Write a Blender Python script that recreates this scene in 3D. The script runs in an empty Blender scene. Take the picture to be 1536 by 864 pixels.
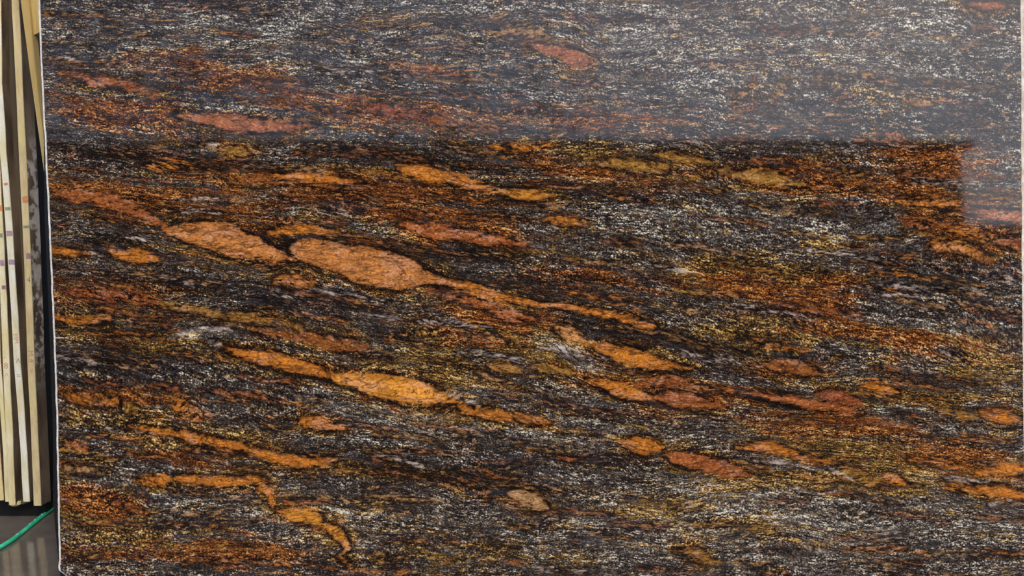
import bpy, bmesh, math, random
import numpy as np
from mathutils import Vector, Matrix

random.seed(4)
RNG = np.random.default_rng(11)
scene = bpy.context.scene
COL = scene.collection
R = math.radians

# ------------------------------------------------------------------ camera, sky, sun, exposure
LEAN = R(8.0)                 # the slab leans back, the camera looks down on it square
FPX = 1300.0                  # focal length in photograph pixels
DIST = 2.115                  # camera to slab
KPX = DIST / FPX              # metres on the slab per photograph pixel
C0 = Vector((0, 0, 0.838))    # where the view axis meets the slab
NRM = Vector((0, -math.cos(LEAN), math.sin(LEAN)))
UPV = Vector((0, math.sin(LEAN), math.cos(LEAN)))
CAM = C0 + NRM * DIST
cd = bpy.data.cameras.new('camera'); cam = bpy.data.objects.new('camera', cd); COL.objects.link(cam)
cam.location = CAM; cam.rotation_euler = (R(90) - LEAN, 0, 0)
cd.sensor_width = 36; cd.lens = 36 * FPX / 1536; cd.clip_end = 2000; cd.clip_start = 0.05
scene.camera = cam

SUN_EL, SUN_AZ = R(46), R(150)      # azimuth clockwise from +Y: behind the camera, a little to its left
world = bpy.data.worlds.new('World'); scene.world = world; world.use_nodes = True
wn = world.node_tree.nodes; wl = world.node_tree.links; wn.clear()
sky = wn.new('ShaderNodeTexSky'); sky.sky_type = 'NISHITA'; sky.sun_disc = False
sky.sun_elevation = SUN_EL; sky.sun_rotation = SUN_AZ
sky.air_density = 1.0; sky.dust_density = 2.0; sky.ozone_density = 1.0
bg = wn.new('ShaderNodeBackground'); bg.inputs['Strength'].default_value = 0.15
wo = wn.new('ShaderNodeOutputWorld')
wl.new(sky.outputs[0], bg.inputs[0]); wl.new(bg.outputs[0], wo.inputs[0])
sd = bpy.data.lights.new('sun', 'SUN'); sd.energy = 1.5; sd.angle = R(25); sd.color = (1, .96, .9)
sun = bpy.data.objects.new('sun', sd); COL.objects.link(sun)
to_sun = Vector((math.sin(SUN_AZ) * math.cos(SUN_EL), math.cos(SUN_AZ) * math.cos(SUN_EL), math.sin(SUN_EL)))
sun.rotation_euler = to_sun.to_track_quat('Z', 'Y').to_euler(); sun.location = to_sun * 30
vs = scene.view_settings
vs.view_transform = 'Standard'; vs.look = 'None'; vs.exposure = 0.48; vs.gamma = 1.0; vs.use_curve_mapping = False

# ------------------------------------------------------------------ helpers
def lin(r, g, b):
    f = lambda c: (c / 255 / 12.92) if c <= 10 else ((c / 255 + .055) / 1.055) ** 2.4
    return (f(r), f(g), f(b))
def on_wall(px, py, Y):
    """photograph pixel -> point on the upright plane y = Y"""
    d = Vector(((px - 768) / FPX, 0, 0)) + UPV * ((432 - py) / FPX) - NRM
    return CAM + d * ((Y - CAM.y) / d.y)
def on_floor(px, py, z=0.0):
    d = Vector(((px - 768) / FPX, 0, 0)) + UPV * ((432 - py) / FPX) - NRM
    return CAM + d * ((z - CAM.z) / d.z)
def interp(tab, y):
    ys = [t[0] for t in tab]; xs = [t[1] for t in tab]
    if y < ys[0]: return xs[0] + (xs[1] - xs[0]) / (ys[1] - ys[0]) * (y - ys[0])
    if y > ys[-1]: return xs[-1] + (xs[-1] - xs[-2]) / (ys[-1] - ys[-2]) * (y - ys[-1])
    return float(np.interp(y, ys, xs))
def tag(o, label=None, cat=None, group=None, kind=None):
    if label: o['label'] = label
    if cat: o['category'] = cat
    if group: o['group'] = group
    if kind: o['kind'] = kind
    return o
def empty(name, loc, rot=(0, 0, 0)):
    o = bpy.data.objects.new(name, None); COL.objects.link(o); o.location = loc; o.rotation_euler = rot
    o.empty_display_size = .1
    return o
def mesh_obj(name, verts, faces, mat, parent=None, smooth=False, world_space=True):
    me = bpy.data.meshes.new(name)
    me.from_pydata([tuple(v) for v in verts], [], faces); me.validate()
    bm = bmesh.new(); bm.from_mesh(me); bmesh.ops.recalc_face_normals(bm, faces=bm.faces); bm.to_mesh(me); bm.free()
    me.materials.append(mat)
    if smooth:
        for p in me.polygons: p.use_smooth = True
    o = bpy.data.objects.new(name, me); COL.objects.link(o)
    if parent:
        o.parent = parent
        if world_space: o.matrix_parent_inverse = world_of(parent).inverted()
    return o
def world_of(o):
    m = o.matrix_basis.copy()
    if o.parent: m = world_of(o.parent) @ o.matrix_parent_inverse @ m
    return m
def loft(rings, closed_ends=True):
    n = len(rings[0]); v = [p for r in rings for p in r]; f = []
    for i in range(len(rings) - 1):
        for j in range(n):
            k = (j + 1) % n
            f.append((i * n + j, i * n + k, (i + 1) * n + k, (i + 1) * n + j))
    if closed_ends:
        f.append(tuple(range(n))); f.append(tuple((len(rings) - 1) * n + j for j in range(n)))
    return v, f
def box(x0, x1, y0, y1, z0, z1):
    return loft([[(x0, y0, z), (x1, y0, z), (x1, y1, z), (x0, y1, z)] for z in (z0, z1)])

class NT:
    """tiny wrapper for building node trees"""
    def __init__(s, name):
        s.mat = bpy.data.materials.new(name); s.mat.use_nodes = True
        s.n = s.mat.node_tree.nodes; s.l = s.mat.node_tree.links; s.n.clear()
        s.out = s.n.new('ShaderNodeOutputMaterial'); s.bsdf = s.n.new('ShaderNodeBsdfPrincipled')
        s.l.new(s.bsdf.outputs[0], s.out.inputs[0])
    def put(s, v, sock):
        if hasattr(v, 'is_output'): s.l.new(v, sock)
        elif v is not None:
            if sock.type == 'RGBA' and len(v) == 3: v = (*v, 1)
            sock.default_value = v
    def math(s, op, a, b=None, c=None, clamp=False):
        m = s.n.new('ShaderNodeMath'); m.operation = op; m.use_clamp = clamp
        for i, v in enumerate((a, b, c)):
            if v is not None: s.put(v, m.inputs[i])
        return m.outputs[0]
    def step(s, v, lo, hi, a=0.0, b=1.0):
        m = s.n.new('ShaderNodeMapRange'); m.interpolation_type = 'SMOOTHSTEP'
        for i, x in enumerate((v, lo, hi, a, b)): s.put(x, m.inputs[i])
        return m.outputs[0]
    def mix(s, f, a, b, mode='MIX'):
        m = s.n.new('ShaderNodeMix'); m.data_type = 'RGBA'; m.blend_type = mode
        s.put(f, m.inputs[0]); s.put(a, m.inputs[6]); s.put(b, m.inputs[7])
        return m.outputs[2]
    def vmul(s, v, k, off=(0, 0, 0)):
        m = s.n.new('ShaderNodeVectorMath'); m.operation = 'MULTIPLY_ADD'
        s.put(v, m.inputs[0]); m.inputs[1].default_value = k; m.inputs[2].default_value = off
        return m.outputs[0]
    def noise(s, v, scale=1.0, detail=2.0, rough=.5, dist=0.0):
        m = s.n.new('ShaderNodeTexNoise')
        s.put(v, m.inputs['Vector']); m.inputs['Scale'].default_value = scale
        m.inputs['Detail'].default_value = detail; m.inputs['Roughness'].default_value = rough
        m.inputs['Distortion'].default_value = dist
        return m.outputs['Fac']
    def attr(s, name, out='Fac'):
        a = s.n.new('ShaderNodeAttribute'); a.attribute_name = name
        return a.outputs[out]
    def coord(s, out='Object'):
        return s.n.new('ShaderNodeTexCoord').outputs[out]
    def pos(s):
        return s.n.new('ShaderNodeNewGeometry').outputs['Position']
    def bump(s, h, strength=.3, dist=.01):
        b = s.n.new('ShaderNodeBump'); s.put(h, b.inputs['Height'])
        b.inputs['Strength'].default_value = strength; b.inputs['Distance'].default_value = dist
        s.l.new(b.outputs[0], s.bsdf.inputs['Normal'])
    def set(s, **k):
        for a, v in k.items(): s.put(v, s.bsdf.inputs[a.replace('_', ' ')])
        return s.mat

# ------------------------------------------------------------------ the stone pattern, traced from the photograph's pixels
X0, X1, Y0, Y1 = 48, 1552, -180, 896        # extent of the pattern grid in photograph pixels
STEP = 2.0
nx = int((X1 - X0) / STEP) + 1; ny = int((Y1 - Y0) / STEP) + 1
gx = X0 + STEP * np.arange(nx); gy = Y0 + STEP * np.arange(ny)
GX, GY = np.meshgrid(gx, gy)

def vnoise(x, y, seed):
    r = np.random.default_rng(seed); t = r.random((256, 256))
    xi = np.floor(x).astype(int); yi = np.floor(y).astype(int); fx = x - xi; fy = y - yi
    fx = fx * fx * fx * (fx * (fx * 6 - 15) + 10); fy = fy * fy * fy * (fy * (fy * 6 - 15) + 10)
    a = t[yi % 256, xi % 256]; b = t[yi % 256, (xi + 1) % 256]; c = t[(yi + 1) % 256, xi % 256]; d = t[(yi + 1) % 256, (xi + 1) % 256]
    return (a * (1 - fx) + b * fx) * (1 - fy) + (c * (1 - fx) + d * fx) * fy
def fbm(x, y, seed, octs=4, g=.5):
    s = 0; a = 1; tot = 0
    for o in range(octs):
        s = s + a * (vnoise(x * 2 ** o + 17.3 * o, y * 2 ** o + 9.1 * o, seed + o) - .5); tot += a; a *= g
    return s / tot * 2

TINT = dict(o=lin(222, 136, 48), b=lin(238, 158, 58), r=lin(186, 106, 56), k=lin(158, 80, 48), y=lin(182, 136, 62),
            p=lin(214, 138, 72), t=lin(198, 156, 104), w=lin(214, 210, 202), d=lin(160, 96, 48), m=lin(180, 108, 70))
# each lens: tint, strength, spine of (x, y, half width)
LENS = [
 ('r', .80, [(88,107,2),(110,113,4),(140,121,7),(175,125,8),(210,134,8),(236,143,4)]),
 ('m', .95, [(262,172,3),(300,177,9),(350,183,13),(400,188,11),(440,190,7),(474,190,2)]),
 ('y', .80, [(325,220,4),(345,224,9),(368,226,7),(385,227,3)]),
 ('o', .65, [(215,249,3),(250,248,7),(292,250,4)]),
 ('d', .75, [(345,272,3),(380,269,8),(418,272,5)]),
 ('o', .95, [(412,265,3),(440,265,8),(478,268,9),(520,271,5),(560,272,2)]),
 ('y', .70, [(555,258,3),(585,262,4),(612,270,3)]),
 ('t', .75, [(740,54,2),(765,46,5),(790,47,9),(810,52,8),(820,54,3)]),
 ('m', 1.0, [(792,69,2),(830,76,9),(858,86,14),(874,92,10),(882,92,3)]),
 ('r', .60, [(640,100,3),(668,107,8),(695,113,4)]),
 ('k', .70, [(535,150,4),(570,162,8),(620,173,7),(655,180,5)]),
 ('d', .70, [(640,178,4),(690,188,7),(745,193,4)]),
 ('o', .85, [(600,250,5),(628,258,13),(680,269,9),(735,283,6)]),
 ('b', .95, [(740,288,4),(790,292,8),(832,295,4)]),
 ('y', .85, [(898,246,4),(945,247,10),(1000,252,6)]),
 ('y', .85, [(985,231,4),(1025,238,8),(1065,243,4)]),
 ('o', .70, [(735,222,3),(790,222,5),(832,217,3)]),
 ('m', .90, [(1452,7,3),(1485,8,7),(1508,9,4)]),
 ('m', .65, [(1290,207,4),(1325,206,7),(1352,203,4)]),
 ('y', .90, [(1092,263,4),(1130,264,10),(1170,271,9),(1205,277,4)]),
 ('y', .70, [(1030,270,2),(1075,258,3),(1110,262,2)]),
 ('r', .80, [(84,290,5),(150,298,13),(190,309,9),(225,328,7),(250,344,4)]),
 ('p', 1.0, [(243,345,3),(272,348,13),(308,352,22),(350,364,25),(392,376,15),(420,385,9),(446,391,3)]),
 ('o', .90, [(402,351,5),(438,345,9),(478,346,8),(506,349,3)]),
 ('p', 1.0, [(432,370,4),(458,375,18),(510,387,24),(560,401,31),(602,409,25),(640,416,12),(668,421,5)]),
 ('o', .85, [(660,420,4),(700,430,7),(740,444,8),(800,456,5),(860,463,6),(920,474,7),(958,485,8),(982,491,4)]),
 ('o', .90, [(76,374,8),(105,378,6),(128,381,3)]),
 ('o', .90, [(165,377,4),(198,382,11),(222,384,8),(238,388,3)]),
 ('k', .65, [(100,438,4),(150,440,10),(205,447,9),(236,452,4)]),
 ('o', .95, [(78,475,5),(120,478,7),(165,480,4)]),
 ('y', .80, [(243,457,3),(290,464,7),(340,474,6),(400,482,4),(452,491,3)]),
 ('d', .85, [(378,493,3),(430,503,8),(480,511,10),(522,517,10),(552,520,4)]),
 ('o', 1.0, [(332,519,3),(365,530,8),(410,540,14),(455,551,12),(500,563,8)]),
 ('b', 1.0, [(480,560,3),(535,571,13),(585,581,20),(630,590,18),(665,597,9),(694,603,3)]),
 ('o', .90, [(690,609,4),(735,621,10),(780,628,7),(824,633,4)]),
 ('o', .80, [(416,420,4),(440,421,9),(466,425,4)]),
 ('r', .85, [(598,336,4),(645,345,12),(700,354,10),(740,360,8),(786,366,4)]),
 ('o', .75, [(818,333,3),(850,332,7),(878,335,3)]),
 ('r', .75, [(640,437,3),(690,446,6),(725,456,8),(765,472,9),(800,478,4)]),
 ('b', .85, [(838,494,5),(858,501,11),(878,514,6)]),
 ('o', 1.0, [(880,516,4),(925,529,13),(965,540,15),(1000,549,8),(1034,553,3)]),
 ('o', .55, [(580,508,3),(625,499,5),(665,494,3)]),
 ('y', .82, [(800,553,4),(830,555,9),(858,558,4)]),
 ('y', .8, [(735,545,3),(762,552,7),(790,556,4)]),
 ('m', .85, [(1444,317,4),(1490,322,8),(1540,329,11)]),
 ('o', .75, [(1425,345,3),(1465,351,7),(1494,358,4)]),
 ('m', .85, [(1496,363,4),(1540,370,11)]),
 ('k', .70, [(1358,336,5),(1376,338,7),(1392,344,3)]),
 ('o', .75, [(1392,367,4),(1440,374,7),(1484,389,7)]),
 ('o', .75, [(1350,300,3),(1400,304,6),(1450,308,4)]),
 ('d', .90, [(1146,546,4),(1185,549,13),(1214,558,8),(1226,562,3)]),
 ('r', .85, [(955,576,4),(1000,572,8),(1046,576,4)]),
 ('o', .95, [(882,570,3),(920,581,11),(950,590,11),(978,599,4)]),
 ('r', .90, [(984,596,7),(1025,600,14),(1060,606,8),(1085,612,3)]),
 ('r', .90, [(1128,591,3),(1170,597,7),(1210,604,9),(1252,612,7),(1294,619,3)]),
 ('k', .90, [(1230,590,5),(1262,598,11),(1294,609,5)]),
 ('o', .80, [(1294,580,5),(1320,582,9),(1348,588,4)]),
 ('o', .85, [(938,665,6),(962,668,14),(988,670,6)]),
 ('r', 1.0, [(998,682,4),(1030,689,13),(1070,699,14),(1106,709,9),(1128,713,3)]),
 ('y', .75, [(1406,613,3),(1440,621,5),(1470,622,3)]),
 ('o', .80, [(1476,620,7),(1505,625,12),(1524,630,6)]),
 ('o', .85, [(1460,711,4),(1500,705,9),(1544,701,9)]),
 ('o', 1.0, [(1460,735,5),(1490,737,12),(1518,741,9),(1544,743,5)]),
 ('o', .75, [(1366,690,3),(1420,697,5),(1472,710,4)]),
 ('o', .80, [(1105,671,3),(1150,670,8),(1194,681,5)]),
 ('o', .75, [(1192,685,4),(1226,689,7),(1250,694,3)]),
 ('o', .80, [(1324,714,3),(1340,720,9),(1354,726,3)]),
 ('y', .75, [(1258,700,3),(1286,713,8),(1310,724,5)]),
 ('o', .70, [(1420,730,3),(1445,731,6),(1468,734,3)]),
 ('y', .90, [(1014,826,2),(1040,829,5),(1052,835,10),(1062,838,4)]),
 ('t', 1.0, [(764,739,5),(786,745,13),(804,753,12),(820,762,4)]),
 ('r', .55, [(672,727,3),(710,735,5),(746,743,3)]),
 ('o', .95, [(452,631,5),(475,636,10),(500,640,6),(518,643,3)]),
 ('o', .75, [(104,594,4),(138,598,8),(192,606,5)]),
 ('y', .70, [(178,604,3),(192,609,8),(208,616,3)]),
 ('o', .70, [(262,602,7),(282,616,12),(298,628,4)]),
 ('o', .90, [(196,640,3),(250,648,7),(300,659,9),(350,669,8),(390,679,8),(430,689,11),(462,696,9),(490,690,5),(504,688,2)]),
 ('o', .80, [(214,720,4),(235,721,9),(256,719,4)]),
 ('o', .90, [(262,718,4),(310,721,9),(352,722,7),(380,721,7),(396,731,8),(406,748,7),(409,760,4)]),
 ('b', .95, [(420,768,4),(444,771,12),(466,775,11),(486,786,6),(504,797,9),(518,810,7),(519,824,5),(511,835,3),(530,848,2)]),
 ('r', .80, [(172,754,3),(195,761,7),(218,769,3)]),
 ('t', .70, [(84,700,4),(112,704,5),(150,708,2)]),
 ('r', .75, [(98,664,3),(115,668,5),(132,674,2)]),
 ('y', .70, [(556,832,2),(578,837,5),(606,838,3)]),
 ('y', .60, [(1180,120,2),(1166,140,5),(1160,158,3)]),
 ('m', .55, [(1128,128,3),(1112,144,5),(1104,152,3)]),
 ('y', .60, [(1300,118,3),(1330,126,5),(1344,131,3)]),
 ('y', .65, [(1355,150,2),(1385,155,5),(1410,150,2)]),
 ('m', .60, [(1252,146,4),(1270,145,7),(1284,142,3)]),
 ('m', .50, [(700,160,3),(760,165,4),(830,164,3)]),
 ('k', .50, [(880,152,3),(925,156,6),(960,158,3)]),
 ('w', .85, [(270,299,1),(305,298,2.5),(342,301,1)]), ('w', .85, [(252,510,1),(280,498,4),(312,492,3),(348,493,1)]), ('w', .85, [(300,508,1),(325,516,3),(350,525,2),(366,534,1)]),
 ('w', .85, [(984,397,1),(1012,404,3),(1042,412,1)]), ('w', .85, [(1242,702,1),(1256,708,4),(1284,723,1)]), ('w', .8, [(1128,689,1),(1160,691,3),(1198,696,1)]),
 ('w', .85, [(655,588,1),(688,596,4),(722,607,1)]), ('w', .75, [(565,684,1),(600,690,2.5),(642,705,1)]), ('w', .8, [(1412,716,1),(1450,719,3),(1484,723,1)]),
 ('w', .75, [(1408,527,1),(1428,533,2),(1452,541,1)]), ('w', .7, [(1478,412,1),(1500,416,2),(1522,419,1)]), ('w', .75, [(808,526,1),(840,520,5),(872,530,1)]),
 ('w', .8, [(306,218,1),(322,219,5),(336,222,1)]), ('w', .6, [(88,80,1),(104,88,2.5),(120,95,1)]), ('w', .6, [(478,103,1),(500,107,2.5),(530,109,1)]),
 ('t', .7, [(1186,600,1),(1215,597,2.5),(1250,605,1)]), ('t', .75, [(720,557,1),(745,570,3),(775,580,1)]), ('y', .75, [(700,480,1),(730,500,3),(752,512,1)]),
 ('d', .55, [(540,35,2),(620,40,2),(616,44,3)]),
]
# broad stains: kind (r rust, y ochre, w pale, k dark), weight, centre, radii, tilt
ZONES = [
 ('r', .85, 330,115,120,30,.15), ('r', .9, 180,170,120,24,.12), ('r', .8, 560,165,200,26,.10), ('r', .7, 860,180,160,22,.05),
 ('r', .55, 640,108,70,18,.2), ('r', .4, 1050,206,110,9,.0), ('r', .3, 1120,150,60,20,-.5), ('y', .3, 1300,130,90,25,.2),
 ('r', .9, 180,290,130,26,.15), ('r', .95, 520,275,230,26,.08), ('r', .9, 640,325,170,28,.18), ('y', .8, 860,225,140,12,.05),
 ('r', .8, 900,262,150,22,.08), ('r', .8, 1180,262,150,20,.05), ('r', 1.0, 1400,245,100,26,.03), ('r', .9, 1330,285,200,18,.05),
 ('r', .9, 1450,340,90,36,.12), ('r', .95, 1150,435,130,28,.08), ('k', .3, 1400,430,90,40,.1), ('r', .9, 1230,460,60,22,.3),
 ('r', .85, 1330,505,170,20,.12), ('y', .9, 1130,405,120,20,.04), ('r', .6, 900,420,150,28,.12), ('r', .9, 745,475,90,20,.2),
 ('r', .8, 160,445,120,28,.06), ('y', .7, 230,510,170,22,.16), ('r', .7, 330,330,170,50,.2), ('y', .7, 640,550,120,24,.12),
 ('y', .8, 740,520,130,30,.12), ('r', .6, 700,500,120,20,.1), ('r', .7, 170,600,100,25,.1), ('y', .8, 270,650,150,20,.16),
 ('y', .75, 90,700,60,20,.05), ('r', .8, 280,690,120,14,.12), ('r', .95, 130,752,75,26,.2), ('r', .8, 340,828,150,24,.03), ('r', .6, 150,835,90,18,.05),
 ('y', .8, 150,790,100,24,.1), ('y', .8, 540,700,160,14,.05), ('k', .75, 640,700,170,16,.18), ('k', .5, 860,690,140,14,.1),
 ('r', .9, 1010,590,140,26,.1), ('r', .85, 1260,640,160,24,.1), ('y', .9, 1240,725,160,16,.02), ('y', .8, 1300,690,140,20,.25),
 ('r', .9, 1440,690,110,26,.15), ('y', .7, 1500,560,70,40,.1), ('y', .7, 1380,590,90,14,.1), ('y', .6, 1120,505,140,30,.06), ('r', .8, 1180,555,60,22,.1),
 ('y', .55, 700,835,150,30,.05), ('y', .55, 1000,760,90,20,.05), ('y', .5, 560,760,60,20,.1), ('y', .5, 1100,790,120,20,.05),
 ('w', .9, 295,503,36,8,-.25), ('w', .8, 330,515,25,5,.3), ('w', .8, 845,522,34,11,.1), ('w', .75, 690,596,34,7,.25), ('w', .8, 1024,404,26,5,.2),
 ('w', .8, 310,298,40,3,.08), ('w', .8, 326,218,16,6,-.2), ('w', .6, 590,690,60,5,.25), ('w', .9, 1170,692,60,5,.15), ('w', .9, 1258,708,26,5,.45),
 ('w', .8, 1450,718,70,5,.12), ('w', .6, 780,590,80,4,.3), ('w', .5, 880,550,70,16,.1), ('w', .4, 1180,780,330,70,.05), ('w', .35, 1100,60,420,80,.03),
 ('w', .35, 700,650,250,40,.05), ('w', .4, 450,770,160,30,.1), ('w', .3, 500,60,300,50,.05), ('w', .55, 1380,640,120,24,.2), ('w', .4, 1450,480,90,60,.1),
 ('w', .5, 1240,352,80,14,.08), ('w', .4, 1080,320,150,40,.05), ('y', .6, 1245,365,50,10,.05), ('w', .45, 330,820,60,8,.05), ('w', .4, 560,665,80,20,.1),
 ('k', .6, 160,540,90,22,.1), ('k', .5, 350,440,150,16,.1), ('k', .7, 230,240,130,12,.03), ('k', .8, 430,365,60,8,.4), ('k', .6, 640,240,110,12,.12), ('k', .7, 960,505,110,12,.2), ('k', .5, 1100,255,60,8,.0),
 ('k', .7, 1220,610,120,10,.15), ('k', .6, 1390,640,70,10,.5), ('k', .6, 160,360,60,12,-.1), ('k', .5, 1000,300,200,14,.05), ('k', .5, 760,420,110,10,.12), ('k', .7, 700,385,90,10,.1),
]
def smooth_spine(sp, n=5):
    P = np.array(sp, float)
    if len(P) < 3: return sp
    out = []
    for i in range(len(P) - 1):
        p0 = P[max(i - 1, 0)]; p1 = P[i]; p2 = P[i + 1]; p3 = P[min(i + 2, len(P) - 1)]
        for k in range(n):
            t = k / n
            q = .5 * ((2 * p1) + (p2 - p0) * t + (2 * p0 - 5 * p1 + 4 * p2 - p3) * t * t + (3 * p1 - p0 - 3 * p2 + p3) * t ** 3)
            out.append((q[0], q[1], max(q[2], 1.0)))
    return out + [tuple(P[-1])]
LENS = [(t, st, smooth_spine(sp)) for t, st, sp in LENS]
N_TRACED = len(LENS)
# thin stringers of the same minerals all through the rock
stringer = np.random.default_rng(77)
for _ in range(620):
    x = stringer.uniform(70, 1530); y = stringer.uniform(-170, 880); ln = stringer.uniform(14, 70); hw = stringer.uniform(.9, 2.8)
    top = y < 205
    tn = stringer.choice(list('ydortwp'), p=[.24, .18, .18, .16, .10, .10, .04])
    sl = np.interp(y, [-180, 0, 150, 300, 420, 540, 640, 740, 896], [.02, .04, .09, .11, .15, .16, .10, .06, .02]) + stringer.normal(0, .05)
    bend = stringer.normal(0, .06) * ln
    LENS.append((tn, stringer.uniform(.45, .78) * (.85 if top else 1), smooth_spine([(x - ln, y - sl * ln, .8), (x - ln * .3, y - sl * ln * .3 + bend, hw), (x + ln * .35, y + sl * ln * .35 + bend, hw * .8), (x + ln, y + sl * ln, .8)], 3)))
wob1 = fbm(GX / 30, GY / 14, 3, 4, .6); wob2 = fbm(GX / 26, GY / 16, 23, 4, .6)
# direction of the grain: slope of the streaks
sl_y = np.interp(gy, [-180, 0, 150, 300, 420, 540, 640, 740, 896], [.02, .04, .09, .11, .15, .16, .10, .06, .02])
slope = sl_y[:, None] * (1.0 - .45 * np.clip((GX - 900) / 500, 0, 1) * np.clip((560 - GY) / 200, 0, 1))
acc = np.cumsum(slope, 1) * STEP
flow_t = GY - (acc - acc[:, nx // 2][:, None])
flow_t += 16 * fbm(GX / 190, GY / 115, 51, 2) + 4 * fbm(GX / 58, GY / 40, 61, 2)
sdist = np.full((ny, nx), -40.0); tint = np.zeros((ny, nx, 3)); lmix = np.zeros((ny, nx)); lid = np.full((ny, nx), -1)
swirl = np.zeros((ny, nx)); halo = np.zeros((ny, nx))
for li, (t, st, sp) in enumerate(LENS):
    xs = [p[0] for p in sp]; ys = [p[1] for p in sp]; mh = max(p[2] for p in sp)
    pad = (60 + mh) if li < N_TRACED else 16
    i0 = max(0, int((min(ys) - pad - Y0) / STEP)); i1 = min(ny, int((max(ys) + pad - Y0) / STEP) + 1)
    j0 = max(0, int((min(xs) - pad - X0) / STEP)); j1 = min(nx, int((max(xs) + pad - X0) / STEP) + 1)
    if i1 <= i0 or j1 <= j0: continue
    sub = np.s_[i0:i1, j0:j1]
    wx = GX[sub] + 6 * wob1[sub]; wy = GY[sub] + 4.5 * wob2[sub]
    best = np.full(wx.shape, -1e3)
    for (ax, ay, ah), (bx, by, bh) in zip(sp[:-1], sp[1:]):
        dx, dy = bx - ax, by - ay
        tt = np.clip(((wx - ax) * dx + (wy - ay) * dy) / (dx * dx + dy * dy), 0, 1)
        best = np.maximum(best, ah + (bh - ah) * tt - np.hypot(wx - ax - tt * dx, (wy - ay - tt * dy)))
    # the grain parts round the lens
    cy = np.interp(GX[sub], xs, ys); hh = np.interp(GX[sub], xs, [p[2] for p in sp], left=0, right=0)
    dyy = GY[sub] - cy
    fade = np.exp(-np.abs(dyy) / (2.2 * mh + 6))
    ends = np.clip((GX[sub] - xs[0] + 30) / 30, 0, 1) * np.clip((xs[-1] + 30 - GX[sub]) / 30, 0, 1)
    if li < N_TRACED: swirl[sub] += -np.tanh(dyy / (1.2 * hh + 3)) * hh * fade * ends * .75
    better = best > sdist[sub]
    sdist[sub] = np.where(better, best, sdist[sub])
    tint[sub] = np.where(better[..., None], np.array(TINT[t]) * (0.92 + .16 * RNG.random()), tint[sub])
    if li < N_TRACED and t != 'w':
        halo[sub] = np.maximum(halo[sub], st * np.exp(np.minimum(best, 0) / (7 + .5 * mh)))
    lmix[sub] = np.where(better, st, lmix[sub]); lid[sub] = np.where(better & (best > 0.5), li, lid[sub])
flow_t += swirl
zone = np.zeros((ny, nx, 4))
zw1 = fbm(GX / 90, GY / 30, 71, 3); zw2 = fbm(GX / 90, GY / 30, 81, 3)
for t, w, cx, cy, rx, ry, til in ZONES:
    ca, sa = math.cos(til), math.sin(til)
    dx = GX - cx + 40 * zw1 * min(1, rx / 80); dy = GY - cy + 16 * zw2 * min(1, ry / 16)
    q = ((dx * ca + dy * sa) / rx) ** 2 + ((-dx * sa + dy * ca) / ry) ** 2
    v = w * np.exp(-q * .8)
    c = 'rywk'.index(t); zone[..., c] = np.maximum(zone[..., c], v)

zone[..., 0] = np.maximum(zone[..., 0], .5 * halo); zone[..., 1] = np.maximum(zone[..., 1], .5 * halo)
# ---- slab outline
LEFT = [(-180,50),(0,57),(40,58.5),(120,62),(200,66),(260,69),(340,72.5),(400,75.5),(470,78.5),(560,82),(620,84),(700,85.5),(780,87),(840,88.5),(851,87),(856,88.5),(863,98),(870,103),(896,106)]
RIGHT = [(-180,1541),(0,1542),(120,1543),(400,1544),(600,1546),(896,1550)]
RIM_R = 11.0
lx = np.array([interp(LEFT, y) for y in gy]); lx += .7 * fbm(gy / 23, gy * 0, 5, 3)
rx_ = np.array([interp(RIGHT, y) for y in gy]); rx_ += .6 * fbm(gy / 23, gy * 0, 6, 3)
RIM = 2.8
frac = np.linspace(0, 1, nx)
L_in = (lx + RIM)[:, None]; R_in = (rx_ - RIM_R)[:, None]
# squeeze the grid columns near the borders so that its edge follows the outline
PX = np.clip(GX, L_in, R_in)

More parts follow.
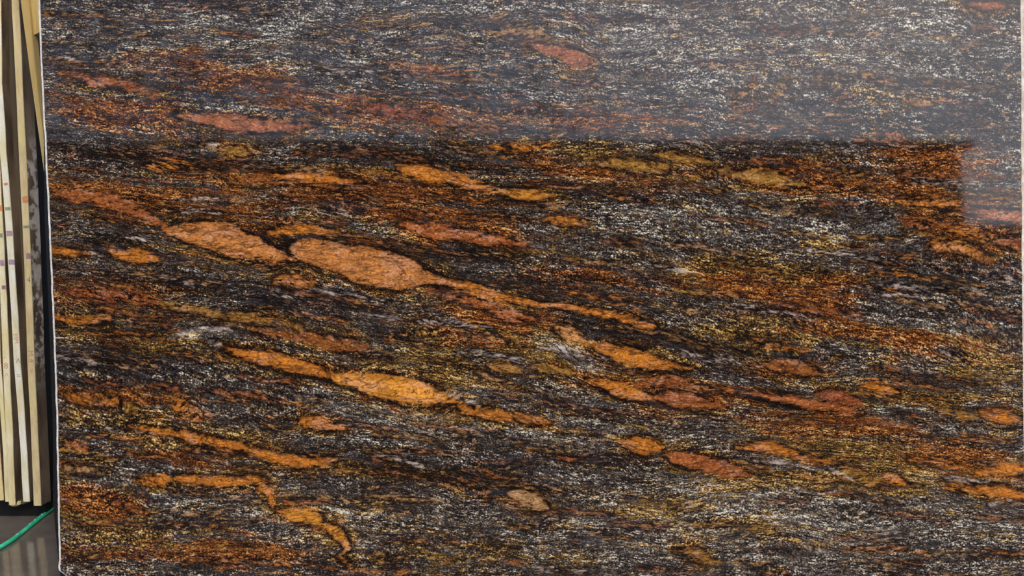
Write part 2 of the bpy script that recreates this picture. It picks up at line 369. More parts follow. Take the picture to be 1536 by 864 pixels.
def granite_material(name):
    t = NT(name)
    fl = t.attr('flow', 'Vector'); z = t.attr('zone', 'Color')
    sep = t.n.new('ShaderNodeSeparateColor'); t.l.new(z, sep.inputs[0])
    zr, zy, zw = sep.outputs[0], sep.outputs[1], sep.outputs[2]
    zk = t.attr('zone', 'Alpha')
    sdv = t.attr('lens'); lm = t.attr('lens_mix'); lt = t.attr('lens_tint', 'Color')
    N = lambda k, off, det=2, ro=.55, di=0.0: t.noise(t.vmul(fl, k, off), 1, det, ro, di)     # flow coordinates are photograph pixels / 100
    lin_c = lambda v, g: t.math('MULTIPLY', t.math('SUBTRACT', v, .5), g)
    # brightness of the grain: bands, dabs and flecks of three sizes
    vA = N((.9, 7, 1), (1, 2, 3), 3, .6); vB = N((4, 18, 1), (11, 5, 3), 3, .6, .3); vC = N((12, 34, 1), (31, 7, 3), 2, .6, .5); vD = N((36, 56, 1), (3, 71, 5), 1, .6)
    val = t.math('ADD', t.math('ADD', lin_c(vA, .5), lin_c(vB, 1.2)), t.math('ADD', lin_c(vC, 1.65), lin_c(vD, 1.65)))
    val = t.math('MULTIPLY', val, t.step(N((.8, 4, 1), (17, 23, 5), 2, .6), .36, .62, .7, 1.15))      # calm and speckled bands
    val = t.math('ADD', val, t.math('ADD', t.math('MULTIPLY', zw, .42), t.math('MULTIPLY', zk, -.38)))
    # mica rim hugging each lens
    edge = N((5, 15, 1), (4, 4, 4), 3, .65)
    sde = t.math('ADD', t.math('ADD', sdv, -1.0), t.math('MULTIPLY', t.math('ADD', lin_c(edge, 18), t.math('ADD', lin_c(vB, 15), lin_c(vC, 10))), t.step(lm, .7, 1.0, 1.15, .45)))
    rim = t.math('MULTIPLY', t.math('MULTIPLY', t.step(sde, -9, -2), t.step(sde, 3, 0)), lm)
    val = t.math('ADD', val, t.math('MULTIPLY', t.math('MULTIPLY', rim, t.step(N((1.5, 5, 1), (21, 4, 7), 2), .36, .55)), -.42))
    val = t.math('ADD', val, .42)
    def ramp(stops):
        r = t.n.new('ShaderNodeValToRGB'); t.l.new(val, r.inputs[0]); e = r.color_ramp.elements
        while len(e) < len(stops): e.new(.5)
        for q, (p_, c_) in zip(e, stops): q.position = p_; q.color = (*lin(*c_), 1)
        return r.outputs[0]
    neutral = ramp([(.0, (22, 18, 17)), (.34, (42, 35, 33)), (.55, (76, 67, 61)), (.72, (120, 111, 101)), (.86, (180, 172, 154)), (1., (230, 224, 206))])
    ochre = ramp([(.0, (22, 16, 13)), (.3, (50, 36, 24)), (.52, (106, 78, 36)), (.7, (168, 126, 58)), (.86, (212, 174, 98)), (1., (232, 212, 160))])
    rust = ramp([(.0, (24, 15, 12)), (.28, (54, 31, 20)), (.5, (112, 62, 27)), (.72, (178, 106, 44)), (.9, (212, 150, 78)), (1., (224, 184, 128))])
    hB = N((1.3, 7, 1), (52, 11, 2), 3, .6); hC = N((5, 24, 1), (9, 2, 1), 2, .6); hD = N((1.1, 6, 1), (2, 19, 4), 3, .6)
    wr = t.math('ADD', t.math('ADD', lin_c(hB, 1.9), lin_c(hC, 1.7)), t.math('MULTIPLY', zr, 1.1))
    wy = t.math('ADD', t.math('ADD', lin_c(hD, 1.9), lin_c(hC, -2.1)), t.math('ADD', t.math('MULTIPLY', zy, 1.0), t.math('MULTIPLY', zr, .25)))
    col = t.mix(t.step(wy, .11, .60, 0, .92), neutral, ochre)
    col = t.mix(t.step(wr, .30, .78, 0, .92), col, rust)
    col = t.mix(t.step(N((1.4, 6, 1), (71, 3, 2), 2), .56, .7, 0, .35), col, t.mix(.5, col, lin(74, 78, 86)))   # bluish bands
    # the lens: mottled orange feldspar, cracked, streaked and flecked with mica
    ob = t.vmul(t.coord('Object'), (6.146, 6.146, 6.146)); L = lambda k, off, det=2, ro=.55, di=0.0: t.noise(t.vmul(ob, k, off), 1, det, ro, di)
    m1 = L((4, 9, 1), (8, 1, 6), 4, .65, .6); m2 = L((24, 34, 1), (1, 8, 6), 2, .6); m3 = L((2, 4.5, 1), (6, 1, 2), 3, .6, .4)
    lcol = t.mix(t.step(m1, .34, .62), t.mix(.62, lt, lin(84, 40, 20)), lt)
    lcol = t.mix(t.step(sde, 0, 11, .75, 0), lcol, t.mix(.6, lt, lin(122, 62, 22)))
    lcol = t.mix(t.step(m3, .5, .64, 0, .55), lcol, t.mix(.6, lt, lin(222, 168, 140)))
    lcol = t.mix(t.step(m2, .34, .56, .6, 0), lcol, t.mix(.7, lt, lin(60, 28, 14)))
    lcol = t.mix(t.step(m2, .58, .72, 0, .5), lcol, lin(238, 198, 136))
    crk = t.math('ABSOLUTE', lin_c(L((2.4, 7, 1), (7, 7, 7), 4, .62, .8), 1))
    lcol = t.mix(t.step(crk, .0, .02, .8, 0), lcol, lin(46, 24, 14))
    dk = t.step(L((9, 22, 1), (3, 2, 1), 3, .6, .3), .43, .34); inner = t.step(sde, 0, 16, 1, .25)
    lcol = t.mix(t.math('MULTIPLY', dk, inner), lcol, lin(44, 26, 18))
    lo = t.math('MULTIPLY', t.math('SUBTRACT', lm, 1.05), 16)
    soft = t.step(sde, lo, t.math('ADD', 3.5, t.math('MULTIPLY', lo, -.35)))
    gate = t.math('ADD', lin_c(vB, 2.2), t.math('ADD', lin_c(vC, 1.8), t.math('MULTIPLY', t.math('SUBTRACT', lm, .70), 2.2)))
    thread = t.math('ABSOLUTE', lin_c(N((1.1, 8, 1), (5, 41, 3), 3, .6, .3), 1))
    lcol = t.mix(t.step(thread, .0, .03, .7, 0), lcol, lin(58, 34, 22))
    col = t.mix(t.math('MULTIPLY', soft, t.step(gate, -.35, .25)), col, lcol)
    t.set(Base_Color=col, Roughness=.045, IOR=1.56)
    return t.mat
GRANITE = granite_material('polished_gneiss')

def rim_material():
    t = NT('chalky_sawn_rim'); p = t.pos()
    c = t.mix(t.step(t.noise(p, 60, 3), .35, .7), lin(214, 206, 196), lin(248, 243, 236))
    return t.set(Base_Color=c, Roughness=.85)
RIMMAT = rim_material()
t = NT('cream_rim'); CREAMRIM = t.set(Base_Color=t.mix(t.step(t.noise(t.pos(), 40, 3), .35, .7), lin(190, 178, 158), lin(228, 220, 204)), Roughness=.85)
def dark_stone(name, a, b):
    t = NT(name); p = t.pos()
    c = t.mix(t.step(t.noise(p, 35, 4, .6), .35, .7), a, b)
    return t.set(Base_Color=c, Roughness=.6)
SHADESTONE = dark_stone('shaded_black_stone', lin(14, 12, 12), lin(26, 23, 22))  # near-black base colour puts the shade of the gap into the stone

# ------------------------------------------------------------------ ground
def ground_material():
    t = NT('wet_concrete'); p = t.pos()
    n = t.noise(p, 3.2, 5, .6); n2 = t.noise(p, 40, 3, .6)
    c = t.mix(t.step(n, .35, .65), lin(76, 67, 61), lin(102, 92, 83))
    c = t.mix(t.step(n2, .45, .75, 0, .3), c, lin(100, 90, 80))
    wet = t.step(t.noise(p, 1.1, 3, .5), .3, .62)
    t.bump(t.noise(p, 90, 3, .6), .06, .004)
    return t.set(Base_Color=c, Roughness=t.math('ADD', .03, t.math('MULTIPLY', wet, .05)), IOR=1.6)
GROUND = ground_material()
g = mesh_obj('ground', [(-400, -400, 0), (400, -400, 0), (400, 400, 0), (-400, 400, 0)], [(0, 1, 2, 3)], GROUND)
tag(g, 'wet brown concrete yard floor', None, None, 'structure')

# ------------------------------------------------------------------ the polished slab
slab_base = C0 - UPV * ((896 - 432) * KPX)
slab = empty('granite_slab', slab_base, (R(90) - LEAN, 0, 0))
tag(slab, 'large polished dark gneiss slab streaked with orange lenses and pale grains', 'stone slab')
def loc(px, py, w=0.0):       # photograph pixel -> slab coordinates, w metres in front of the polished face
    return ((px - 768) * KPX, (896 - py) * KPX, w)
V = np.zeros((ny * nx, 3)); V[:, 0] = (PX.ravel() - 768) * KPX; V[:, 1] = (896 - GY.ravel()) * KPX
ii, jj = np.meshgrid(np.arange(ny - 1), np.arange(nx - 1), indexing='ij')
a = (ii * nx + jj).ravel(); F = np.stack([a, a + nx, a + nx + 1, a + 1], 1)
area_ok = (np.abs(V[F[:, 3], 0] - V[F[:, 0], 0]) > 1e-7) | (np.abs(V[F[:, 2], 0] - V[F[:, 1], 0]) > 1e-7)
big_lens = {i for i, (t, st, sp) in enumerate(LENS) if st >= .75 and i < N_TRACED}
fid = lid[:-1, :-1].ravel().copy()
fid[~np.isin(fid, list(big_lens))] = -1
flow = np.stack([PX.ravel() / 100, flow_t.ravel() / 100, np.zeros(nx * ny)], 1)
zone_f = zone.reshape(-1, 4); tint_f = np.concatenate([tint.reshape(-1, 3), np.ones((nx * ny, 1))], 1)
def patch(name, sel, parent):
    f = F[sel]; used, inv = np.unique(f, return_inverse=True); f = inv.reshape(-1, 4)
    me = bpy.data.meshes.new(name)
    me.vertices.add(len(used)); me.vertices.foreach_set('co', V[used].astype(np.float32).ravel())
    me.loops.add(f.size); me.loops.foreach_set('vertex_index', f.astype(np.int32).ravel())
    me.polygons.add(len(f)); me.polygons.foreach_set('loop_start', (np.arange(len(f)) * 4).astype(np.int32))
    me.update(calc_edges=True)
    def at(n, ty, key, arr):
        x = me.attributes.new(n, ty, 'POINT'); x.data.foreach_set(key, np.ascontiguousarray(arr[used], dtype=np.float32).ravel())
    at('flow', 'FLOAT_VECTOR', 'vector', flow); at('zone', 'FLOAT_COLOR', 'color', zone_f)
    at('lens_tint', 'FLOAT_COLOR', 'color', tint_f); at('lens', 'FLOAT', 'value', sdist.ravel()); at('lens_mix', 'FLOAT', 'value', lmix.ravel())
    me.materials.append(GRANITE)
    o = bpy.data.objects.new(name, me); COL.objects.link(o); o.parent = parent
    return o
face = patch('polished_face', area_ok & (fid < 0), slab)
for i in sorted(big_lens):
    sel = area_ok & (fid == i)
    if sel.sum() > 20: patch('mineral_lens', sel, face)
# rims, sides and back of the slab
def strip(name, inner, outer, mat, wi, wo_, parent):
    v = []; f = []
    for k, y in enumerate(gy):
        v += [loc(inner[k], y, wi), loc(outer[k], y, wo_)]
        if k: f.append((2 * k - 2, 2 * k - 1, 2 * k + 1, 2 * k))
    return mesh_obj(name, v, f, mat, parent, world_space=False)
jl = np.interp(gy, gy[::5], RNG.normal(0, .5, len(gy[::5])))
strip('edge_rim', lx + RIM, lx, RIMMAT, 0, -.0015, slab)
strip('edge_rim', rx_ - RIM_R, rx_, CREAMRIM, 0, -.0015, slab)
TH = .02
v = []; f = []
for k in range(0, ny, 6):
    y = gy[k]; v += [loc(lx[k], y, -.0015), loc(rx_[k], y, -.0015), loc(rx_[k], y, -TH), loc(lx[k], y, -TH)]
n = len(v) // 4
for k in range(n - 1):
    for a_, b_ in ((1, 2), (2, 3), (3, 0)):
        f.append((4 * k + a_, 4 * k + b_, 4 * k + 4 + b_, 4 * k + 4 + a_))
f.append((0, 1, 2, 3)); f.append(tuple(4 * (n - 1) + q for q in range(4)))
mesh_obj('sawn_body', v, f, dark_stone('sawn_gneiss', lin(60, 54, 52), lin(104, 98, 92)), slab, world_space=False)

# timber bearers under it
def timber_material(name, a, b, sc=(30, 30, 2)):
    t = NT(name); p = t.pos()
    n_ = t.noise(t.vmul(p, sc), 1, 4, .6)
    c = t.mix(t.step(n_, .3, .7), a, b)
    c = t.mix(t.step(t.noise(t.vmul(p, (sc[0] * 3, sc[1] * 3, sc[2])), 1, 3, .6), .55, .75, 0, .5), c, tuple(x * .45 for x in a))
    return t.set(Base_Color=c, Roughness=.75)
BEARER = timber_material('old_bearer_timber', lin(70, 56, 42), lin(112, 92, 68))
zb = slab_base.z
for X, lab in ((-.78, 'dark timber bearer under the slab end next to the green hose'), (.78, 'dark timber bearer under the slab end away from the green hose')):
    vv, ff = box(X - .05, X + .05, slab_base.y - .06, slab_base.y + .40, 0.0, zb + .001)
    tag(mesh_obj('timber_bearer', vv, ff, BEARER), lab, 'timber bearer')

# ------------------------------------------------------------------ slabs leaning behind it, darkened for the shade of the gap
BACK = [(-180, 62), (0, 63), (150, 66), (240, 66), (330, 67), (440, 72), (550, 76), (660, 80), (760, 80), (880, 88)]
backlab = ['black stone slab leaning directly behind the polished streaked slab', 'black stone slab leaning behind two others, hindmost of the bundle', 'black stone slab in the middle of the bundle behind the polished slab']
for k, w in enumerate((-.06, -.18, -.12)):
    s = (DIST - w) / FPX; rings = []
    for y in (-170, 0, 150, 240, 330, 440, 550, 660, 760, 880):
        yy = 432 + (y - 432) * DIST / (DIST - w) if y > 800 else y
        lft = interp(BACK, y) + (3, 0, 1.5)[k]
        pl = lambda px, ww: C0 + Vector(((px - 768) * s, 0, 0)) + UPV * ((432 - yy) * s) + NRM * ww
        rings.append([pl(lft, w), pl(1400, w), pl(1400, w - .03), pl(lft, w - .03)])
    vv, ff = loft(rings)
    tag(mesh_obj('black_slab', vv, ff, SHADESTONE), backlab[k], 'stone slab', 'dark slabs behind the polished slab')

# ------------------------------------------------------------------ the upright stone strips at the side
YF = CAM.y + 2.657
def cream_material(name, a, b):
    t = NT(name); p = t.pos()
    n_ = t.noise(t.vmul(p, (60, 60, 14)), 1, 4, .6); n2 = t.noise(p, 9, 3, .5)
    c = t.mix(t.step(n_, .3, .7), a, b)
    c = t.mix(t.step(n2, .42, .68, 0, .55), c, lin(232, 214, 146))
    c = t.mix(t.step(t.noise(p, 130, 2, .6), .66, .76, 0, .6), c, lin(150, 128, 92))
    c = t.mix(t.step(t.noise(t.vmul(p, (30, 30, 5), (3, 1, 7)), 1, 4, .65), .5, .72, 0, .4), c, lin(184, 164, 118))
    t.bump(t.noise(p, 260, 3, .6), .25, .002)
    return t.set(Base_Color=c, Roughness=.8)
CREAM = cream_material('cream_sawn_edge', lin(226, 210, 160), lin(246, 236, 200))
TAN = cream_material('tan_sawn_edge', lin(214, 188, 138), lin(236, 216, 168))
PALECREAM = cream_material('pale_sawn_edge', lin(238, 230, 200), lin(252, 248, 232))
def brown_face(name, dusty):
    t = NT(name); p = t.pos()
    n_ = t.noise(t.vmul(p, (20, 20, 5)), 1, 4, .6)
    c = t.mix(t.step(n_, .3, .7), lin(70, 57, 46), lin(122, 104, 84))
    if dusty:
        dn = t.noise(t.vmul(p, (26, 26, 20)), 1, 4, .65)
        sepz = t.n.new('ShaderNodeSeparateXYZ'); t.l.new(p, sepz.inputs[0])
        # a dried cement splash in the middle stretch of the face
        band = t.math('MULTIPLY', t.step(sepz.outputs[2], .38, .62), t.step(sepz.outputs[2], 1.28, 1.12))
        c = t.mix(t.math('MULTIPLY', band, t.step(dn, .45, .55)), c, t.mix(t.noise(p, 60, 2), lin(160, 148, 138), lin(210, 200, 188)))
    return t.set(Base_Color=c, Roughness=.55)
BROWN = brown_face('brown_stone_face', False); DUSTY = brown_face('cement_splashed_face', True)
A_ = [(330, -4), (440, 2), (550, 5), (660, 8.5), (745, 12.5)]
POSTS = [   # table of left edge, width, bottom pixel, edge material, face material, depth, label
 ([(440, -22), (550, -16), (660, -10), (745, -3)], 9, 750, TAN, BROWN, .065, 'tan upright stone strip, outermost of the row, partly hidden by its neighbours'),
 ([(440, -7), (550, -4), (660, 4.5), (745, 8)], 6, 752, CREAM, BROWN, .060, 'narrow cream upright stone strip pressed against the strip marked 8'),
 ([(330, -5), (440, .5), (550, 5), (660, 10), (745, 13.5)], 9.6, 757, CREAM, BROWN, .065, 'cream upright stone strip marked with an orange 8, mortar crust at its foot'),
 ([(0, -8), (110, -7), (220, 0), (330, 8), (440, 15.5), (550, 22), (660, 30.5), (745, 35)], 9.8, 752, PALECREAM, BROWN, .065, 'palest upright stone strip with a pink zigzag mark and two purple bands'),
 ([(0, 18), (110, 23.5), (220, 28.5), (330, 34), (440, 38.5), (550, 42), (660, 47.5), (745, 51)], 10.3, 758, TAN, DUSTY, .052, 'tan upright stone strip with a cement-splashed side face, nearest the polished slab'),
]
def quad_mark(name, px, py, w, h, mat, parent, tilt=0.0, Yp=None):
    c = on_wall(px, py, Yp); kx = (Yp - CAM.y) / FPX * 1.02
    vv = []
    for sx, sy in ((-1, -1), (1, -1), (1, 1), (-1, 1)):
        vv.append((c.x + sx * w / 2 * kx, Yp, c.z + sy * h / 2 * kx + sx * tilt * kx))
    me = loft([vv, [(q[0], q[1] + .0006, q[2]) for q in vv]])
    return mesh_obj(name, me[0], me[1], mat, parent)
def ink(name, c, a=.75):
    t = NT(name); p = t.pos()
    col = t.mix(t.step(t.noise(p, 130, 4, .65), .35, .65, 0, 1.1 - a), c, lin(226, 206, 160))
    return t.set(Base_Color=col, Roughness=.7)
INK = dict(o=ink('orange_marker', lin(222, 132, 72)), g=ink('green_marker', lin(112, 140, 118)), p=ink('purple_marker', lin(168, 134, 164)), v=ink('violet_marker', lin(146, 96, 130)),
           r=ink('red_crayon', lin(206, 118, 84), .9), k=ink('grey_pencil', lin(136, 124, 110), .9), m=ink('pink_crayon', lin(214, 136, 116), .9))
edges = []
for pi, (tab, wd, bot, em, fm, dep, lab) in enumerate(POSTS):
    ys = np.linspace(-120, bot, 26)
    root = empty('stone_strip', on_wall(interp(tab, bot) + wd / 2, bot, YF))
    tag(root, lab, 'stone strip', 'upright stone strips beside the slab')
    body = []; edge = []
    z_b = on_wall(interp(tab, bot), bot, YF).z
    for q, y in enumerate(ys):
        j1 = random.uniform(-.35, .35); j2 = random.uniform(-.35, .35)
        xl = interp(tab, y) + j1; w_ = wd * (1 + .03 * math.sin(q * .9 + pi))
        l = on_wall(xl, y, YF); r = on_wall(xl + w_ + j2, y, YF)
        body.append([(l.x, YF, l.z), (r.x, YF, r.z), (r.x + .009, YF + dep - .012, r.z), (l.x, YF + dep - .012, l.z)])
        edge.append([(l.x + .0004, YF - .0025, l.z), (r.x - .0004, YF - .0025, r.z), (r.x, YF, r.z), (l.x, YF, l.z)])
    vv, ff = loft(body); mesh_obj('side_face', vv, ff, fm, root)
    vv, ff = loft(edge); edges.append(mesh_obj('sawn_edge', vv, ff, em, root))
YM = YF - .0032
for pi, mat, px, py, w, h, tl in [
    (4, 'o', 38, 299, 8.5, 9, .6), (4, 'g', 40, 340, 10, 3.6, 0), (4, 'v', 42.3, 384, 6.5, 8.5, 0),
    (3, 'o', 8.6, 276, 6, 3.4, .3), (3, 'g', 11.5, 313, 8, 4.5, 0), (3, 'p', 14, 350, 8.6, 7.5, 0), (3, 'p', 17.2, 393, 8.8, 7.5, 0),
    (2, 'o', 1, 312, 5, 8, 0), (2, 'g', 1.5, 353, 5, 6, 0), (2, 'p', 3.2, 394, 6, 9, 0), (2, 'v', 6, 431, 7, 6, 0)]:
    quad_mark('marker_band', px, py, w, h, INK[mat], edges[pi], tl, YM)
def writing(txt, px, py, size, rot, mat, parent):
    cu = bpy.data.curves.new('crayon_writing', 'FONT'); cu.body = txt; cu.size = 1; cu.align_x = 'CENTER'; cu.align_y = 'CENTER'; cu.resolution_u = 3
    cu.offset = -.012
    to = bpy.data.objects.new('tmp', cu); COL.objects.link(to); dg = bpy.context.evaluated_depsgraph_get(); dg.update()
    me = bpy.data.meshes.new_from_object(to.evaluated_get(dg)); bpy.data.objects.remove(to)
    c = on_wall(px, py, YM); kx = (YM - CAM.y) / FPX * size
    m = Matrix.Translation(c) @ Matrix.Rotation(R(rot), 4, 'Y') @ Matrix.Rotation(R(90), 4, 'X') @ Matrix.Scale(kx, 4)
    me.transform(m); me.materials.clear(); me.materials.append(mat); me.name = 'crayon_writing'
    o = bpy.data.objects.new('crayon_writing', me); COL.objects.link(o); o.parent = parent
    o.matrix_parent_inverse = world_of(parent).inverted()
for txt, px, py, s, rot, mt, pi in [('-', 8.3, 536, 13, 85, 'r', 2), ('8', 8.8, 549, 14, 4, 'r', 2), ('<', 9.2, 562, 13, 90, 'r', 2),
        ('MM', 23.6, 508, 10, 84, 'm', 3), ('<', 26.6, 541, 15, 96, 'k', 3), ('=', 28, 564, 12, 4, 'k', 3),
        ('4', 42.8, 420, 12, 6, 'v', 4), ('M', 45.6, 530, 12, 84, 'r', 4), ('4', 46.6, 541, 12, 84, 'r', 4), ('v', 47.2, 556, 12, 10, 'm', 4)]:
    writing(txt, px, py, s, rot, INK[mt], edges[pi])
# mortar crust under the strip marked 8
def lump(name, centre, r, mat, parent, seed=0, sq=(1, 1, .5)):
    bm = bmesh.new(); bmesh.ops.create_icosphere(bm, subdivisions=3, radius=1); rr = random.Random(seed)
    ph = [(rr.uniform(2, 5), rr.uniform(0, 6)) for _ in range(6)]
    for v_ in bm.verts:
        k = 1 + .12 * math.sin(v_.co.x * ph[0][0] + ph[0][1]) + .12 * math.sin(v_.co.y * ph[1][0] + ph[1][1]) + .1 * math.sin(v_.co.z * ph[2][0] * 2 + v_.co.x * 5)
        v_.co = Vector((v_.co.x * sq[0], v_.co.y * sq[1], v_.co.z * sq[2])) * r * k + Vector(centre)
    me = bpy.data.meshes.new(name); bm.to_mesh(me); bm.free(); me.materials.append(mat)
    o = bpy.data.objects.new(name, me); COL.objects.link(o); o.parent = parent; o.matrix_parent_inverse = world_of(parent).inverted()
    return o
MORTAR = cream_material('mortar', lin(120, 110, 88), lin(196, 186, 156))
c = on_wall(21, 757, YF); lump('mortar_crust', (c.x, YF + .018, c.z), .013, MORTAR, edges[2].parent, 3, (1.2, 1.3, .7))
c = on_wall(30, 757, YF); lump('mortar_crust', (c.x, YF + .030, c.z), .012, dark_stone('dirty_mortar', lin(70, 64, 52), lin(120, 112, 92)), edges[2].parent, 5, (1.3, 1.3, .6))

# brown board and pale planks behind the strips
def plank(name, tabs, Y, dep, mat, lab, cat, ytop=-110, group=None):
    rings = []
    for y in np.linspace(ytop, tabs[0][-1][0], 14):
        l = on_wall(interp(tabs[0], y), y, Y); r = on_wall(interp(tabs[1], y), y, Y)
        rings.append([(l.x, Y, l.z), (r.x, Y, r.z), (r.x, Y + dep, r.z), (l.x, Y + dep, l.z)])
    vv, ff = loft(rings)
    return tag(mesh_obj(name, vv, ff, mat), lab, cat, group)
BOARD = timber_material('weathered_board', lin(74, 62, 46), lin(122, 104, 78), (40, 40, 1.5))
PINE = timber_material('pale_pine', lin(196, 160, 92), lin(226, 196, 128), (40, 40, 2.2))
PINE2 = timber_material('yellow_pine', lin(206, 176, 100), lin(234, 208, 140), (40, 40, 2.2))
plank('weathered_board', ([(0, 8.5), (110, 13.5), (220, 18.5), (330, 25), (440, 29), (550, 34), (660, 40), (738, 43)],
      [(0, 19), (110, 25), (220, 30), (330, 36), (440, 40), (550, 45), (660, 49), (738, 52)]), YF + .03, .02, BOARD, 'brown weathered board standing behind the stone strips', 'board')
pine = plank('pine_plank', ([(0, 31), (110, 45.5), (220, 61), (330, 76), (795, 140)], [(0, 43.5), (110, 53.5), (220, 67), (330, 82), (795, 150)]), YF - .06, .03, PINE, 'pale pine plank leaning steeply behind the edge of the polished slab', 'plank')
vv, ff = loft([[(l.x, YF - .05, l.z), (r.x, YF - .05, r.z), (r.x, YF - .02, r.z), (l.x, YF - .02, l.z)]
               for l, r in ((on_wall(xa, y, YF - .05), on_wall(xb, y + dy, YF - .05)) for y, xa, xb, dy in ((-110, 29, 70, 0), (0, 42, 70, 0), (44, 47.5, 70, 0), (52, 51, 70, -8)))])
mesh_obj('cleat', vv, ff, PINE2, pine)
# bearer under the strips and added sheet behind, black standing in for shade
SHADEBLACK = dark_stone('black_steel', lin(10, 9, 9), lin(20, 18, 17))
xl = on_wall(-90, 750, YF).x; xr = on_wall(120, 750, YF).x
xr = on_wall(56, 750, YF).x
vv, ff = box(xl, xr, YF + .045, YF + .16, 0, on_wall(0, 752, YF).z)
tag(mesh_obj('steel_bearer', vv, ff, SHADEBLACK), 'black steel bearer on the floor under the upright strips', 'bearer')
vv, ff = box(xl - .5, xr + 1.2, YF + .30, YF + .33, 0, 2.0)  # added sheet, fills the gaps with black where there is only shade
tag(mesh_obj('rack_sheet', vv, ff, SHADEBLACK), 'black sheet standing behind the upright strips', 'rack sheet')

# ------------------------------------------------------------------ green hose
HR = .0067
pts = [on_floor(-70, 862, HR), on_floor(-35, 842, HR), on_floor(0, 821, HR), on_floor(18, 810, HR), on_floor(36, 796, HR), on_floor(52, 783, HR), on_floor(66, 772, HR), on_floor(80, 762, HR), on_floor(96, 754, HR)]
def catmull(P, n=8):
    out = []
    for i in range(len(P) - 1):
        p0 = P[max(i - 1, 0)]; p1 = P[i]; p2 = P[i + 1]; p3 = P[min(i + 2, len(P) - 1)]
        for k in range(n):
            t = k / n
            out.append(.5 * ((2 * p1) + (p2 - p0) * t + (2 * p0 - 5 * p1 + 4 * p2 - p3) * t * t + (3 * p1 - p0 - 3 * p2 + p3) * t ** 3))
    return out + [P[-1]]
def tube(name, P, r, mat, n=14):
    rings = []
    for i, p in enumerate(P):
        d = (P[min(i + 1, len(P) - 1)] - P[max(i - 1, 0)]).normalized(); s = d.cross(Vector((0, 0, 1))).normalized(); u = s.cross(d)
        rings.append([p + (s * math.cos(2 * math.pi * k / n) + u * math.sin(2 * math.pi * k / n)) * r for k in range(n)])
    vv, ff = loft(rings)
    return mesh_obj(name, vv, ff, mat, smooth=True)
t = NT('green_hose_rubber'); p = t.pos()
HOSE = t.set(Base_Color=t.mix(t.step(t.noise(p, 40, 3), .35, .7), lin(40, 172, 128), lin(76, 202, 156)), Roughness=.35)
HP = catmull(pts)
hose = tag(tube('garden_hose', HP, HR, HOSE), 'green garden hose snaking over the wet floor below the upright strips', 'hose')
t = NT('water_drop'); DROP = t.set(Base_Color=(.9, .93, .93), Roughness=.05, IOR=1.33)  # white base colour stands in for the glint of each drop
for px, py in ((63.5, 774.5), (53, 781), (46, 790.5), (27, 806)):
    d = min(HP, key=lambda q: abs((q - CAM).x / -(q - CAM).dot(NRM) * FPX + 768 - px))
    o = lump('water_drop', (d.x, d.y - .0055, d.z + .0058), .0022, DROP, hose, 1, (1, 1, .8))

# ------------------------------------------------------------------ what the polished face mirrors: the yard behind the camera, with added trees
t = NT('dark_cladding'); p = t.pos()
DARK = t.set(Base_Color=t.mix(t.noise(t.vmul(p, (2, 2, .4)), 1, 3), lin(34, 28, 25), lin(52, 44, 40)), Roughness=.8)
t = NT('pale_render'); p = t.pos()
PALE = t.set(Base_Color=t.mix(t.noise(p, .8, 4), lin(150, 146, 146), lin(186, 182, 180)), Roughness=.85)
def block(name, x0, x1, y0, y1, h, mat, roofmat, lab):
    root = empty(name, ((x0 + x1) / 2, (y0 + y1) / 2, 0)); tag(root, lab, 'building')
    vv, ff = box(x0, x1, y0, y1, 0, h - .15); mesh_obj('wall', vv, ff, mat, root)
    vv, ff = box(x0 - .15, x1 + .15, y0 - .15, y1 + .2, h - .15, h); mesh_obj('roof', vv, ff, roofmat, root)
    return root
block('open_shed', -30, 8.6, -22, -14, 5.62, DARK, DARK, 'long dark shed across the yard, mirrored in the polished face')
block('pale_outbuilding', 8.8, 20, -22, -14.6, 4.1, PALE, PALE, 'low pale rendered outbuilding beside the long dark shed')

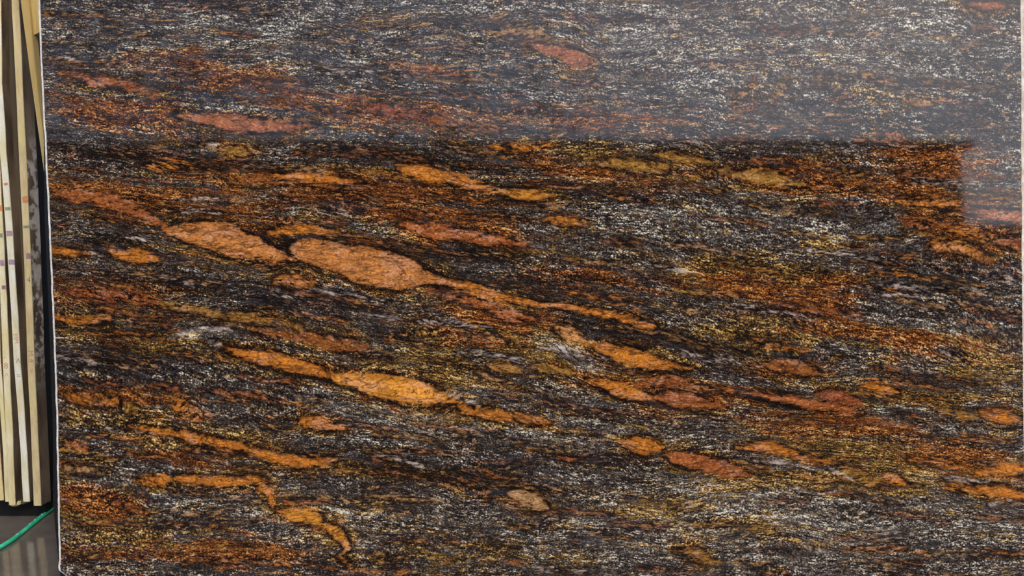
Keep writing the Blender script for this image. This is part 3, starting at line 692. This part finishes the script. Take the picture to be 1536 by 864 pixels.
t = NT('dark_foliage'); p = t.pos()
LEAF = t.set(Base_Color=t.mix(t.noise(p, 1.4, 3), lin(38, 50, 24), lin(66, 84, 40)), Roughness=.6)
BARK = dark_stone('bark', lin(54, 44, 36), lin(84, 70, 58))
def tree(x, y, h, rw, nclump, seed, lab):  # unseen trees, added to dim the mirrored sky towards one side
    rr = random.Random(seed); root = empty('yard_tree', (x, y, 0)); tag(root, lab, 'tree', 'trees behind the shed')
    rings = [[(x + math.cos(k * math.pi / 4) * r_, y + math.sin(k * math.pi / 4) * r_, z_) for k in range(8)] for z_, r_ in ((0, .32), (h * .25, .24), (h * .4, .15), (h * .55, .04))]
    vv, ff = loft(rings)
    for _ in range(9):
        z_ = rr.uniform(.3, .5) * h; an = rr.uniform(0, 6.28); L_ = rw * rr.uniform(.5, .9)
        a0 = Vector((x, y, z_)); a1 = a0 + Vector((math.cos(an) * L_, math.sin(an) * L_, L_ * .6)); o_ = len(vv)
        for q, r_ in ((a0, .09), (a1, .02)):
            vv += [q + Vector((math.cos(k * 2.09) * r_, math.sin(k * 2.09) * r_, 0)) for k in range(3)]
        ff += [(o_ + k, o_ + (k + 1) % 3, o_ + 3 + (k + 1) % 3, o_ + 3 + k) for k in range(3)]
    mesh_obj('trunk', vv, ff, BARK, root)
    lv = []; lf = []
    for _ in range(nclump):
        while True:
            d = Vector((rr.uniform(-1, 1), rr.uniform(-1, 1), rr.uniform(-1, 1)))
            if d.length < 1: break
        cc = Vector((x + d.x * rw, y + d.y * rw, h * .64 + d.z * h * .36))
        for _ in range(26):
            q = cc + Vector((rr.gauss(0, .9), rr.gauss(0, .9), rr.gauss(0, .9)))
            u = Vector((rr.gauss(0, 1), rr.gauss(0, 1), rr.gauss(0, 1))).normalized(); w = u.orthogonal().normalized()
            s_ = rr.uniform(.09, .17); o_ = len(lv)
            lv += [q + u * s_, q + w * s_ * .6, q - u * s_, q - w * s_ * .6]; lf.append((o_, o_ + 1, o_ + 2, o_ + 3))
    me = bpy.data.meshes.new('crown'); me.from_pydata([tuple(v_) for v_ in lv], [], lf); me.materials.append(LEAF)
    o = bpy.data.objects.new('crown', me); COL.objects.link(o); o.parent = root; o.matrix_parent_inverse = world_of(root).inverted(); o['kind'] = 'stuff'
tree(-18, -27, 20, 4.6, 170, 1, 'tallest and densest tree behind the far end of the long shed')
tree(-12.5, -27.6, 19, 4.6, 130, 2, 'tall half open tree second from the far end of the shed')
tree(-7.5, -27.2, 18, 4.6, 85, 3, 'middle tree of the row behind the long shed')
tree(-3.0, -27.5, 17, 4.6, 45, 4, 'light open tree behind the shed, second from the pale outbuilding')
tree(1.5, -27, 16, 4.4, 20, 5, 'sparsest tree of the row, nearest the pale outbuilding')
